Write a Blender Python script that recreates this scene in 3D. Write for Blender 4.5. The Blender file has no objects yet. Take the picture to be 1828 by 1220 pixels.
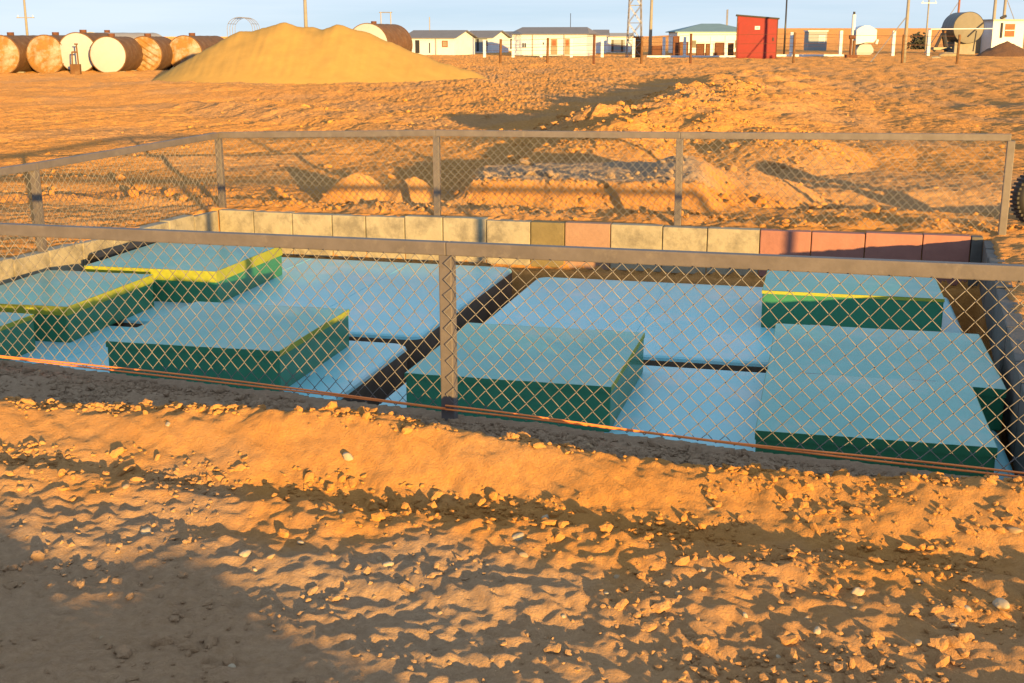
import bpy, bmesh, math, random
import numpy as np
random.seed(7)
R = math.radians
C = bpy.context.scene.collection
SC = bpy.context.scene

# ------------------------------------------------------------------ camera, sky, sun, exposure
F, HC, YH = 2200.0, 1.65, 65.0           # focal length in photo pixels, eye height, horizon row (photo 1828 x 1220)
PITCH = math.atan((610 - YH) / F)
cam = bpy.data.cameras.new('camera'); cam.sensor_width = 36.0; cam.lens = F / 1828 * 36
cam.clip_start = 0.05; cam.clip_end = 12000
co = bpy.data.objects.new('camera', cam); C.objects.link(co)
co.location = (0, 0, HC); co.rotation_euler = (math.pi / 2 - PITCH, 0, 0)
SC.camera = co

SUN_EL, SUN_AZ = R(4.3), R(158)          # azimuth clockwise from +Y
sd = (math.cos(SUN_EL) * math.sin(SUN_AZ), math.cos(SUN_EL) * math.cos(SUN_AZ), math.sin(SUN_EL))
w = bpy.data.worlds.new('World'); SC.world = w; w.use_nodes = True
nt = w.node_tree; bg = nt.nodes['Background']
sky = nt.nodes.new('ShaderNodeTexSky'); sky.sky_type = 'NISHITA'; sky.sun_disc = False
sky.sun_elevation = SUN_EL; sky.sun_rotation = SUN_AZ
sky.air_density = 0.35; sky.dust_density = 0.1; sky.ozone_density = 1.2
# thin even cloud veil over the clear sky, with faint streaks
wtc = nt.nodes.new('ShaderNodeTexCoord'); wmp = nt.nodes.new('ShaderNodeMapping'); wmp.inputs['Scale'].default_value = (1.2, 1.2, 16)
wns = nt.nodes.new('ShaderNodeTexNoise'); wns.inputs['Scale'].default_value = 2.2; wns.inputs['Detail'].default_value = 5; wns.inputs['Roughness'].default_value = 0.55
nt.links.new(wtc.outputs['Generated'], wmp.inputs[0]); nt.links.new(wmp.outputs[0], wns.inputs['Vector'])
wrp = nt.nodes.new('ShaderNodeValToRGB'); wrp.color_ramp.elements[0].position = 0.35; wrp.color_ramp.elements[1].position = 0.65
wrp.color_ramp.elements[0].color = (2.7, 3.45, 4.2, 1); wrp.color_ramp.elements[1].color = (3.6, 4.1, 4.7, 1)
nt.links.new(wns.outputs['Fac'], wrp.inputs[0])
wmx = nt.nodes.new('ShaderNodeMix'); wmx.data_type = 'RGBA'; wmx.inputs[0].default_value = 0.80
whs = nt.nodes.new('ShaderNodeHueSaturation'); whs.inputs['Saturation'].default_value = 0.6; nt.links.new(sky.outputs[0], whs.inputs['Color'])
nt.links.new(whs.outputs[0], wmx.inputs[6]); nt.links.new(wrp.outputs[0], wmx.inputs[7])
nt.links.new(wmx.outputs[2], bg.inputs[0]); bg.inputs[1].default_value = 0.08
sl = bpy.data.lights.new('sun', 'SUN'); sl.energy = 5.0; sl.angle = R(0.5); sl.color = (1.0, 0.58, 0.16)
so = bpy.data.objects.new('sun', sl); C.objects.link(so)
from mathutils import Vector, Matrix
so.rotation_euler = Vector(sd).to_track_quat('Z', 'Y').to_euler(); so.location = (20, -40, 20)
vs = SC.view_settings; vs.view_transform = 'Standard'; vs.look = 'None'; vs.gamma = 1.0
vs.use_curve_mapping = False; vs.exposure = 1.35
SC.cycles.max_bounces = 6; SC.cycles.use_denoising = True

# ------------------------------------------------------------------ pixel to place helpers
cP, sP = math.cos(PITCH), math.sin(PITCH)
def at(x, y, z=0.0):                      # photo pixel -> point of the level z
    a, b = (x - 914) / F, (610 - y) / F
    dx, dy, dz = a, cP + b * sP, -sP + b * cP
    t = (z - HC) / dz
    return (dx * t, dy * t)
def atd(x, Y):                            # photo column at a known distance -> X
    return (x - 914) / F * (Y * cP + 0.3)
def zat(y, Y):                            # photo row at a known distance -> height
    b = (610 - y) / F
    return HC + (-sP + b * cP) / (cP + b * sP) * Y
TH = R(-14)                               # the pit's own frame (u to the right, v away)
cT, sT = math.cos(TH), math.sin(TH)
def W(u, v): return (u * cT - v * sT, u * sT + v * cT)
def UV(X, Y): return (X * cT + Y * sT, -X * sT + Y * cT)

# ------------------------------------------------------------------ materials
def mat(name, col, rough=0.7, metal=0.0, var=0.15, scale=6.0, bump=0.0, bscale=40.0, stain=None, sscale=3.0, samt=0.5, coat=0.0, spec=0.5, crough=0.1):
    m = bpy.data.materials.new(name); m.use_nodes = True
    n = m.node_tree.nodes; L = m.node_tree.links; b = n['Principled BSDF']
    tc = n.new('ShaderNodeTexCoord')
    nz = n.new('ShaderNodeTexNoise'); nz.inputs['Scale'].default_value = scale; nz.inputs['Detail'].default_value = 6; nz.inputs['Roughness'].default_value = 0.65
    L.new(tc.outputs['Object'], nz.inputs['Vector'])
    rp = n.new('ShaderNodeValToRGB'); rp.color_ramp.elements[0].position = 0.3; rp.color_ramp.elements[1].position = 0.7
    rp.color_ramp.elements[0].color = tuple(c * (1 - var) for c in col) + (1,)
    rp.color_ramp.elements[1].color = tuple(min(1, c * (1 + var)) for c in col) + (1,)
    L.new(nz.outputs['Fac'], rp.inputs[0]); out = rp.outputs[0]
    if stain:
        n2 = n.new('ShaderNodeTexNoise'); n2.inputs['Scale'].default_value = sscale; n2.inputs['Detail'].default_value = 8; n2.inputs['Roughness'].default_value = 0.7
        L.new(tc.outputs['Object'], n2.inputs['Vector'])
        r2 = n.new('ShaderNodeValToRGB'); r2.color_ramp.elements[0].position = 1 - samt - 0.08; r2.color_ramp.elements[1].position = 1 - samt + 0.08
        L.new(n2.outputs['Fac'], r2.inputs[0])
        mx = n.new('ShaderNodeMix'); mx.data_type = 'RGBA'
        L.new(r2.outputs[0], mx.inputs[0]); L.new(out, mx.inputs[6]); mx.inputs[7].default_value = tuple(stain) + (1,)
        out = mx.outputs[2]
    L.new(out, b.inputs['Base Color'])
    b.inputs['Roughness'].default_value = rough; b.inputs['Metallic'].default_value = metal
    b.inputs['Specular IOR Level'].default_value = spec
    b.inputs['Coat Weight'].default_value = coat; b.inputs['Coat Roughness'].default_value = crough
    if bump > 0:
        nb = n.new('ShaderNodeTexNoise'); nb.inputs['Scale'].default_value = bscale; nb.inputs['Detail'].default_value = 5
        L.new(tc.outputs['Object'], nb.inputs['Vector'])
        bp = n.new('ShaderNodeBump'); bp.inputs['Strength'].default_value = bump; bp.inputs['Distance'].default_value = 0.01
        L.new(nb.outputs['Fac'], bp.inputs['Height']); L.new(bp.outputs[0], b.inputs['Normal'])
    return m

M = {}
def dirt_material():
    m = bpy.data.materials.new('loose_dirt'); m.use_nodes = True
    n = m.node_tree.nodes; L = m.node_tree.links; b = n['Principled BSDF']
    tc = n.new('ShaderNodeTexCoord')
    def noise(s, d=6, r=0.6):
        z = n.new('ShaderNodeTexNoise'); z.inputs['Scale'].default_value = s; z.inputs['Detail'].default_value = d; z.inputs['Roughness'].default_value = r
        L.new(tc.outputs['Object'], z.inputs['Vector']); return z.outputs['Fac']
    def ramp(f, p0, c0, p1, c1):
        z = n.new('ShaderNodeValToRGB'); e = z.color_ramp.elements
        e[0].position, e[1].position = p0, p1; e[0].color = c0 + (1,); e[1].color = c1 + (1,); L.new(f, z.inputs[0]); return z.outputs[0]
    def mix(f, a, c2):
        z = n.new('ShaderNodeMix'); z.data_type = 'RGBA'; L.new(f, z.inputs[0]); L.new(a, z.inputs[6]); L.new(c2, z.inputs[7]); return z.outputs[2]
    fine = ramp(noise(22, 8, 0.7), 0.3, (0.41, 0.195, 0.055), 0.7, (0.54, 0.275, 0.082))
    pale = ramp(noise(60, 4, 0.6), 0.35, (0.43, 0.245, 0.105), 0.65, (0.54, 0.33, 0.155))
    red = ramp(noise(30, 4, 0.6), 0.3, (0.37, 0.170, 0.050), 0.7, (0.49, 0.24, 0.075))
    f1 = ramp(noise(0.55, 7, 0.6), 0.45, (0, 0, 0), 0.68, (1, 1, 1))
    f2 = ramp(noise(0.11, 5, 0.6), 0.50, (0, 0, 0), 0.66, (0.8, 0.8, 0.8))
    att = n.new('ShaderNodeAttribute'); att.attribute_name = 'grey_soil_shade'
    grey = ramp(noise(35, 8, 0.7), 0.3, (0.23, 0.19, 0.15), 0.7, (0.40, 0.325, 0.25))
    sy = n.new('ShaderNodeSeparateXYZ'); L.new(tc.outputs['Object'], sy.inputs[0])
    my = n.new('ShaderNodeMapRange'); my.inputs[1].default_value = 11.0; my.inputs[2].default_value = 17.0; my.inputs[4].default_value = 0.75; L.new(sy.outputs[1], my.inputs[0])
    gold = ramp(noise(9, 7, 0.65), 0.3, (0.50, 0.245, 0.068), 0.7, (0.66, 0.355, 0.115))      # yard sand beyond the pit, sun's brightness put into its colour
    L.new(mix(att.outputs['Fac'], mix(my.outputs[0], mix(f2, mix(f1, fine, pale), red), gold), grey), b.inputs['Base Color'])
    b.inputs['Roughness'].default_value = 0.95; b.inputs['Specular IOR Level'].default_value = 0.15; b.inputs['Diffuse Roughness'].default_value = 1.0
    nb = n.new('ShaderNodeTexNoise'); nb.inputs['Scale'].default_value = 90; nb.inputs['Detail'].default_value = 6; nb.inputs['Roughness'].default_value = 0.7
    L.new(tc.outputs['Object'], nb.inputs['Vector'])
    bp = n.new('ShaderNodeBump'); bp.inputs['Strength'].default_value = 0.9; bp.inputs['Distance'].default_value = 0.014
    L.new(nb.outputs['Fac'], bp.inputs['Height'])
    sx = n.new('ShaderNodeSeparateXYZ'); L.new(tc.outputs['Object'], sx.inputs[0])
    mr = n.new('ShaderNodeMapRange'); mr.inputs[1].default_value = 9; mr.inputs[2].default_value = 16; mr.inputs[3].default_value = 0.0; mr.inputs[4].default_value = 1.0
    L.new(sx.outputs[1], mr.inputs[0])
    b2 = n.new('ShaderNodeBump'); b2.inputs['Distance'].default_value = 0.13; L.new(mr.outputs[0], b2.inputs['Strength'])
    n3 = n.new('ShaderNodeTexNoise'); n3.inputs['Scale'].default_value = 7; n3.inputs['Detail'].default_value = 6; n3.inputs['Roughness'].default_value = 0.6; L.new(tc.outputs['Object'], n3.inputs['Vector'])
    L.new(n3.outputs['Fac'], b2.inputs['Height']); L.new(bp.outputs[0], b2.inputs['Normal']); L.new(b2.outputs[0], b.inputs['Normal'])
    return m
M['dirt'] = dirt_material()
M['sand'] = mat('yellow_sand', (0.43, 0.275, 0.085), 0.95, var=0.08, scale=1.6, bump=0.3, bscale=25, spec=0.1)
M['rail'] = mat('brown_grey_paint', (0.118, 0.107, 0.112), 0.55, 0.0, var=0.18, scale=9, bump=0.08, bscale=60, stain=(0.16, 0.145, 0.14), sscale=14, samt=0.36)
M['wire'] = mat('galvanised_wire', (0.18, 0.175, 0.18), 0.5, 0.2, var=0.35, scale=7)
M['orange'] = mat('orange_strand', (0.85, 0.25, 0.06), 0.6, 0, var=0.2, scale=5)
M['blue'] = mat('light_blue_paint', (0.21, 0.57, 0.70), 0.45, 0, var=0.05, scale=1.6, bump=0.03, bscale=4, stain=(0.38, 0.58, 0.67), sscale=2.2, samt=0.44, coat=0.12, crough=0.15)
M['tankside'] = mat('dirty_brown_steel', (0.12, 0.09, 0.07), 0.8, 0, var=0.3, scale=5)
M['green'] = mat('green_paint', (0.025, 0.19, 0.10), 0.5, 0, var=0.12, scale=4, stain=(0.02, 0.13, 0.07), sscale=5, samt=0.35, coat=0.3)
M['lid'] = mat('lid_sky_reflection', (0.06, 0.345, 0.35), 0.45, 0, var=0.12, scale=2.2, bump=0.03, bscale=5, stain=(0.17, 0.36, 0.36), sscale=2.0, samt=0.42, coat=0.25, crough=0.14)  # teal is the sky's reflection painted onto the green boxes' tops
M['sunrim'] = mat('painted_sun_yellow', (0.30, 0.33, 0.03), 0.6, 0, var=0.12, scale=5)  # low sun on the green box edges, painted as yellow
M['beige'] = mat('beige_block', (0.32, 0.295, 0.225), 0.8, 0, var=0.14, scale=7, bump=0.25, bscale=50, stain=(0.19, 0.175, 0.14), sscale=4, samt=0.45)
M['olive'] = mat('olive_block', (0.17, 0.14, 0.07), 0.85, 0, var=0.15, scale=7, bump=0.25, bscale=50)
M['orangeblock'] = mat('orange_block', (0.30, 0.19, 0.14), 0.85, 0, var=0.10, scale=7, bump=0.25, bscale=50)
M['salmon'] = mat('salmon_block', (0.30, 0.14, 0.12), 0.85, 0, var=0.12, scale=7, bump=0.25, bscale=50)
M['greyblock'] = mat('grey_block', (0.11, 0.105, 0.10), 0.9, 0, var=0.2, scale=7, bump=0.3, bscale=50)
M['black'] = mat('black_rubber', (0.02, 0.02, 0.022), 0.6, 0, var=0.3)
M['stone'] = mat('pale_pebble', (0.38, 0.31, 0.22), 0.85, 0, var=0.15, scale=30)
M['stone2'] = mat('tan_pebble', (0.33, 0.235, 0.14), 0.9, 0, var=0.15, scale=30)
M['white'] = mat('white_paint', (0.56, 0.63, 0.76), 0.6, 0, var=0.05, scale=1.5)
M['tankwhite'] = mat('chalky_white_paint', (0.35, 0.385, 0.45), 0.7, 0, var=0.06, scale=3, stain=(0.25, 0.22, 0.18), sscale=2.4, samt=0.28)
M['rust'] = mat('rusty_steel', (0.14, 0.07, 0.03), 0.85, 0.1, var=0.3, scale=3, bump=0.2, bscale=20, stain=(0.20, 0.13, 0.075), sscale=2.5, samt=0.4)
M['rustcap'] = mat('rusty_steel_with_old_paint', (0.25, 0.135, 0.04), 0.75, 0.1, var=0.3, scale=2.5, stain=(0.34, 0.35, 0.36), sscale=1.1, samt=0.46)
M['darkrust'] = mat('dark_rust', (0.12, 0.05, 0.03), 0.85, 0.1, var=0.3)
M['palebody'] = mat('pale_rusting_paint', (0.25, 0.22, 0.18), 0.8, 0, var=0.2, scale=4, stain=(0.33, 0.18, 0.08), sscale=3, samt=0.42)
M['greyroof'] = mat('grey_sheet_roof', (0.17, 0.17, 0.185), 0.6, 0.1, var=0.08, scale=1)
M['tealroof'] = mat('teal_sheet_roof', (0.16, 0.27, 0.31), 0.6, 0.1, var=0.08, scale=1)
M['dark'] = mat('dark_opening', (0.03, 0.03, 0.035), 0.4, 0, var=0.1)
M['glassy'] = mat('window_glass', (0.06, 0.08, 0.11), 0.08, 0, var=0.1)
M['brownwood'] = mat('brown_wood', (0.25, 0.10, 0.05), 0.8, 0, var=0.2)
M['red'] = mat('red_paint', (0.205, 0.005, 0.008), 0.5, 0, var=0.12, scale=1.2, stain=(0.17, 0.006, 0.009), sscale=1.1, samt=0.40)
M['concrete'] = mat('pole_concrete', (0.24, 0.23, 0.21), 0.85, 0, var=0.12, scale=4)
M['steel'] = mat('grey_steel', (0.28, 0.28, 0.30), 0.5, 0.5, var=0.15)
M['cream'] = mat('cream_plaster', (0.26, 0.23, 0.17), 0.85, 0, var=0.10, scale=3)
M['paleblue'] = mat('pale_blue_panel', (0.20, 0.25, 0.31), 0.6, 0, var=0.06)
M['tankgrey'] = mat('dull_tan_grey_paint', (0.17, 0.165, 0.15), 0.8, 0, var=0.1, scale=2)
M['grey'] = mat('mid_grey', (0.33, 0.32, 0.31), 0.7, 0, var=0.1)

# ------------------------------------------------------------------ mesh builder and naming helpers
class MB:
    def __init__(s): s.v = []; s.f = []
    def add(s, vs_, fs):
        o = len(s.v); s.v += [tuple(p) for p in vs_]; s.f += [tuple(i + o for i in f) for f in fs]; return s
    def box(s, x0, x1, y0, y1, z0, z1):
        return s.add([(x0, y0, z0), (x1, y0, z0), (x1, y1, z0), (x0, y1, z0), (x0, y0, z1), (x1, y0, z1), (x1, y1, z1), (x0, y1, z1)],
                     [(0, 3, 2, 1), (4, 5, 6, 7), (0, 1, 5, 4), (1, 2, 6, 5), (2, 3, 7, 6), (3, 0, 4, 7)])
    def hexa(s, p):                        # 8 corners: bottom ring then top ring
        return s.add(p, [(0, 3, 2, 1), (4, 5, 6, 7), (0, 1, 5, 4), (1, 2, 6, 5), (2, 3, 7, 6), (3, 0, 4, 7)])
    def tube(s, pts, r, n=8, cap=True, up=None, r2=None):
        pts = [Vector(p) for p in pts]; k = len(pts); rings = []
        for i, p in enumerate(pts):
            d = (pts[min(i + 1, k - 1)] - pts[max(i - 1, 0)]).normalized()
            a = Vector((0, 0, 1)) if abs(d.z) < 0.95 else Vector((1, 0, 0))
            if up: a = Vector(up)
            e1 = d.cross(a).normalized(); e2 = e1.cross(d)
            rr = r if r2 is None else r + (r2 - r) * i / (k - 1)
            rings.append([p + e1 * rr * math.cos(2 * math.pi * j / n) + e2 * rr * math.sin(2 * math.pi * j / n) for j in range(n)])
        vs_ = [q for rg in rings for q in rg]; fs = []
        for i in range(k - 1):
            for j in range(n):
                fs.append((i * n + j, i * n + (j + 1) % n, (i + 1) * n + (j + 1) % n, (i + 1) * n + j))
        if cap: fs.append(tuple(range(n - 1, -1, -1))); fs.append(tuple((k - 1) * n + j for j in range(n)))
        return s.add(vs_, fs)
    def beam(s, p0, p1, w_, h_):           # rectangular bar between two points, h_ measured upright
        p0, p1 = Vector(p0), Vector(p1); d = (p1 - p0).normalized()
        up = Vector((0, 0, 1)) if abs(d.z) < 0.95 else Vector((0, 1, 0))
        e1 = d.cross(up).normalized(); e2 = e1.cross(d)
        vs_ = []
        for p in (p0, p1):
            for a, b in ((-1, -1), (1, -1), (1, 1), (-1, 1)): vs_.append(p + e1 * a * w_ / 2 + e2 * b * h_ / 2)
        return s.add(vs_, [(0, 1, 2, 3), (7, 6, 5, 4), (0, 4, 5, 1), (1, 5, 6, 2), (2, 6, 7, 3), (3, 7, 4, 0)])
    def poly(s, pts): return s.add(pts, [tuple(range(len(pts)))])
    def build(s, name, m, parent=None, bevel=0, smooth=False, seg=2, fix=True):
        me = bpy.data.meshes.new(name); bm = bmesh.new()
        vv = [bm.verts.new(p) for p in s.v]
        for f in s.f:
            try: bm.faces.new([vv[i] for i in f])
            except ValueError: pass
        if fix: bmesh.ops.recalc_face_normals(bm, faces=bm.faces)
        if bevel: bmesh.ops.bevel(bm, geom=list(bm.edges), offset=bevel, segments=seg, affect='EDGES', profile=0.6)
        bm.to_mesh(me); bm.free()
        if smooth:
            for p in me.polygons: p.use_smooth = True
        me.materials.append(m)
        return link(name, me, parent)
def link(name, me, parent=None):
    o = bpy.data.objects.new(name, me); C.objects.link(o); o.parent = parent; return o
def thing(name, label, cat, loc=(0, 0, 0), rz=0.0, group=None):
    o = bpy.data.objects.new(name, None); C.objects.link(o); o.location = loc; o.rotation_euler = (0, 0, rz)
    o.empty_display_size = 0.2
    return tag(o, label, cat, group)
def tag(o, label, cat, group=None):
    o['label'] = label; o['category'] = cat
    if group: o['group'] = group
    return o

# ------------------------------------------------------------------ noise and terrain heights
def pn(x, y, seed=0):
    rng = np.random.RandomState(seed); perm = rng.permutation(512); ang = rng.rand(512) * 2 * np.pi
    gx, gy = np.cos(ang), np.sin(ang)
    xi = np.floor(x).astype(np.int64); yi = np.floor(y).astype(np.int64); xf = x - xi; yf = y - yi
    def g(ix, iy, dx, dy):
        h = perm[(perm[ix & 511] + iy) & 511]; return gx[h] * dx + gy[h] * dy
    a = xf * xf * xf * (xf * (xf * 6 - 15) + 10); b = yf * yf * yf * (yf * (yf * 6 - 15) + 10)
    n00 = g(xi, yi, xf, yf); n10 = g(xi + 1, yi, xf - 1, yf); n01 = g(xi, yi + 1, xf, yf - 1); n11 = g(xi + 1, yi + 1, xf - 1, yf - 1)
    return ((n00 * (1 - a) + n10 * a) * (1 - b) + (n01 * (1 - a) + n11 * a) * b) * 1.5
def ss(a, b, x):
    t = np.clip((x - a) / (b - a), 0, 1); return t * t * (3 - 2 * t)
def bump2(X, Y, x0, y0, rx, ry, h, p=2.0, rot=0.0):
    c, s = math.cos(rot), math.sin(rot); dx = (X - x0) * c + (Y - y0) * s; dy = -(X - x0) * s + (Y - y0) * c
    d = np.sqrt((dx / rx) ** 2 + (dy / ry) ** 2); return h * np.clip(1 - d ** p, 0, None)
def ridge(X, Y, pts, wl, wr, h):            # a bank along a polyline, softer on one side
    best = np.full(X.shape, 1e9); sg = np.zeros(X.shape); hh = np.zeros(X.shape)
    n = len(pts) - 1
    for i in range(n):
        (ax, ay), (bx, by) = pts[i], pts[i + 1]; ux, uy = bx - ax, by - ay; l2 = ux * ux + uy * uy
        t = np.clip(((X - ax) * ux + (Y - ay) * uy) / l2, 0, 1)
        dx, dy = X - ax - t * ux, Y - ay - t * uy; d = np.sqrt(dx * dx + dy * dy)
        k = d < best; best = np.where(k, d, best); sg = np.where(k, ux * dy - uy * dx, sg)
    ww = np.where(sg > 0, wl, wr); return h * np.exp(-(best / ww) ** 2)
NEAR0, NEAR1 = (-2.66, 6.20), (1.93, 4.39)            # two points of the near fence line
KN = -(NEAR1[1] - NEAR0[1]) / (NEAR1[0] - NEAR0[0]); SN = NEAR0[1] + KN * NEAR0[0]
def uleft(v): return -5.64 - 0.09 * (10.86 - v)
def uright(v): return 1.36 - 0.075 * (10.86 - v)
VFAR = 10.86
def gh(X, Y):
    X = np.asarray(X, float); Y = np.asarray(Y, float)
    far = ss(14, 40, Y)
    z = 0.030 * pn(X / 2.7, Y / 2.7, 1) + 0.016 * pn(X / 1.1, Y / 1.1, 2)
    # roughness: lumps and streaks
    nearm = 1 - ss(7, 10, Y)
    rough = 0.010 * pn(X / 0.42, Y / 0.42, 3) * (1 - 0.4 * nearm) + 0.012 * pn(X / 0.19, Y / 0.19, 4) * (1 - 0.55 * nearm) + 0.011 * pn(X / 0.085, Y / 0.085, 5) + 0.0065 * pn(X / 0.042, Y / 0.042, 6) + 0.016 * (0.25 - np.abs(pn(X / 0.13, Y / 0.10, 7))) * (1 - 0.5 * nearm) + 0.009 * (0.25 - np.abs(pn(X / 0.06, Y / 0.05, 8)))
    s = Y + 0.28 * X
    sj = s + 0.09 * pn(X / 0.8, Y / 0.8, 11) + 0.05 * pn(X / 0.25, Y / 0.25, 12)
    # windrow in front of the fence: smooth face towards the camera, crumbled crest
    ch = 0.115 * (0.85 + 0.45 * pn(X / 1.3, Y / 1.3, 13))
    face = ss(4.10, 4.52, sj); back = 1 - ss(4.50, 4.82, sj)
    wr = ch * face * back
    smooth = np.exp(-((s - 4.30) / 0.17) ** 2) * (1 - 0.65 * ss(0.2, 1.2, X))
    z = z + wr + 0.055 * ss(3.05, 4.0, s) * (1 - ss(4.4, 4.85, s)) * (Y < 9)
    crest = np.exp(-((s - 4.56) / 0.10) ** 2)
    z = z + crest * (0.034 * np.abs(pn(X / 0.16, Y / 0.16, 14)) + 0.018 * np.abs(pn(X / 0.07, Y / 0.07, 15)))
    # streaks down the bank face
    z = z + smooth * (0.010 * pn((X + 0.9 * (s - 4.3)) / 0.06, s / 0.3, 16) + 0.007 * pn((X + 0.7 * (s - 4.3)) / 0.035, s / 0.12, 33))
    # second crumbled strip by the fence and step at the foot of the bank
    s2 = Y + KN * X
    z = z + 0.050 * np.exp(-((s2 - SN + 0.30) / 0.10) ** 2) * (0.6 + 1.2 * pn(X / 0.5, Y / 0.5, 17))
    z = z - 0.022 * np.exp(-((sj - 4.02) / 0.08) ** 2)
    # foreground: tyre strips with cleats
    fg = (1 - ss(3.9, 4.1, s)) * ss(1.0, 2.0, s)
    q = s + 0.06 * pn(X / 1.5, Y / 1.5, 18)
    z = z + fg * (0.006 * np.sin(q * 2 * math.pi / 0.42) + 0.006 * pn(X / 0.55, q / 0.09, 19) + 0.0045 * pn(X / 0.22, q / 0.045, 20))
    tread = np.clip(np.sin((X * 0.9 + 0.5 * q) * 2 * math.pi / 0.085), -0.3, 0.6)
    z = z + fg * 0.010 * tread * ss(0.05, 0.3, pn(X / 1.2, q / 0.30, 21)) 
    z = z + fg * 0.007 * pn((X - 0.8 * Y) / 0.5, (Y + 0.5 * X) / 0.16, 34)
    z = z + rough * (1 - 0.70 * smooth) * (1 + 0.05 * fg) * (1 + 0.8 * far)
    z = z * (1 - 0.85 * np.exp(-((s2 - SN) / 0.13) ** 2) * (Y < 9))
    # unseen dirt ridge added behind the camera's place to shade the foreground
    rp = Y + 0.28 * X + 1.75
    z = z + ((0.485 - 0.17 * ss(0.9, 2.4, X)) + 0.09 * pn(X / 1.1, Y / 1.1, 22) + 0.05 * pn(X / 0.4, Y / 0.4, 23)) * np.exp(-(rp / 0.9) ** 2) * ss(-14, -5, -np.abs(X - 1.5))
    # ---- beyond the pit
    z = z + 0.05 * np.exp(-(((-X * sT + Y * cT) - 11.35) / 0.22) ** 2) * ss(-7, -5, X) * (1 - ss(5, 7, X)) * (0.7 + 1.1 * pn(X / 0.5, Y / 0.5, 24))
    z = z + bump2(X, Y, -1.60, 12.75, 0.42, 0.30, 0.30, 1.6) + bump2(X, Y, -1.02, 12.65, 0.30, 0.26, 0.26, 1.6)
    plate = ss(0, 0.5, 1.55 - np.abs(X - 0.75) + 0.15 * pn(X / 0.5, Y / 0.5, 25)) * ss(12.20, 12.62, Y + 0.2 * X + 0.12 * pn(X / 0.4, Y / 0.4, 26)) * (1 - ss(14.3, 15.2, Y))
    z = z + 0.22 * plate
    z = z + bump2(X, Y, 2.35, 13.2, 1.0, 1.1, 0.26) + bump2(X, Y, 1.3, 16.8, 1.3, 1.4, 0.18) + bump2(X, Y, 3.6, 17.2, 1.3, 2.2, 0.26) + bump2(X, Y, 2.3, 19.4, 1.6, 1.8, 0.24)
    rr = ridge(X, Y, [(1.5, 20.5), (3.4, 26), (5.0, 33), (8.5, 47)], 1.3, 3.0, 0.40)
    z = z + rr * (0.85 + 0.5 * pn(X / 1.1, Y / 1.1, 27)) + np.clip(rr, 0, 1) * 0.16 * np.abs(pn(X / 0.45, Y / 0.6, 28))
    z = z - bump2(X, Y, 4.0, 12.7, 2.6, 0.8, 0.10) 
    z = z + ridge(X, Y, [(-7.6, 30.5), (-4.2, 25), (-1.4, 20.5)], 0.35, 0.6, 0.17) + ridge(X, Y, [(-5.2, 29), (-2.2, 23.5), (0.2, 19.5)], 0.3, 0.6, 0.12)
    z = z + ridge(X, Y, [(-9, 17.5), (-5, 16.6), (-2.5, 17.4)], 0.3, 0.5, 0.07) + ridge(X, Y, [(-9, 14.2), (-5, 14.2), (-3.2, 13.4)], 0.25, 0.4, 0.06)
    z = z + ss(12, 20, Y) * (1 - ss(90, 120, Y)) * (0.05 * pn(X / 2.2, Y / 3.2, 29) + 0.035 * pn((X - 0.4 * Y) / 0.7, Y / 2.2, 30))
    z = z + far * (0.10 * pn(X / 9, Y / 9, 31)) * (1 - ss(70, 90, Y))
    # yard falls a little towards the houses, land rises far off on the right
    z = z - 0.5 * ss(95, 135, Y) * (1 - ss(14, 26, X))
    z = z + 5.0 * ss(260, 620, Y) * ss(0.06, 0.22, X / np.maximum(Y, 1)) + 0.5 * ss(200, 800, Y)
    # ---- the pit
    U = X * cT + Y * sT; V = -X * sT + Y * cT
    jag = 0.03 * pn(X / 0.3, Y / 0.3, 40)
    d = np.minimum(np.minimum(VFAR + 0.055 - V, U - (uleft(V) - 0.055)), np.minimum(uright(V) + 0.055 - U, (s2 - SN - 0.07 + jag)))
    near = s2 - SN - 0.07
    ledge = -0.43 - 0.55 * ss(0.10, 0.34, VFAR - V) 
    floor = np.where(VFAR - V < 0.4, ledge, -1.0) + 0.02 * pn(X / 0.3, Y / 0.3, 41)
    k = ss(0.0, 0.05, d)
    z = z * (1 - k) + floor * k
    return z
def gz(x, y): return float(gh(np.array([x]), np.array([y]))[0])

def soil(me):
    # grey trodden soil: the wheel track in front, the strip along the fence, the flat top behind the pit; streaks further off are painted shade
    c3 = np.empty(len(me.vertices) * 3, np.float32); me.vertices.foreach_get('co', c3); x, y = c3[0::3].astype(float), c3[1::3].astype(float)
    s = y + 0.28 * x; s2 = y + KN * x
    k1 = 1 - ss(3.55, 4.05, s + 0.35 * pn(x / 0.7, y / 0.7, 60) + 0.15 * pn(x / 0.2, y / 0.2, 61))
    k2 = ss(4.62, 4.75, s + 0.12 * pn(x / 0.5, y / 0.5, 62)) * (s2 < SN + 0.2)
    k3 = ss(0, 0.4, 1.35 - np.abs(x - 0.85) + 0.2 * pn(x / 0.5, y / 0.5, 63)) * ss(12.55, 12.75, y + 0.2 * x) * (1 - ss(14.5, 15.0, y))
    k4 = ss(0.05, 0.35, pn(x / 2.5, y / 4.0, 64)) * ss(11.8, 12.6, y) * (1 - ss(60, 90, y)) * 0.25
    a = me.attributes.new('grey_soil_shade', 'FLOAT', 'POINT')
    a.data.foreach_set('value', np.clip(np.maximum.reduce([k1 * (0.62 - 0.30 * ss(-0.4, 0.6, x)), k2 * 0.8, k3 * 0.8, k4]), 0, 1).astype(np.float32))
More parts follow.
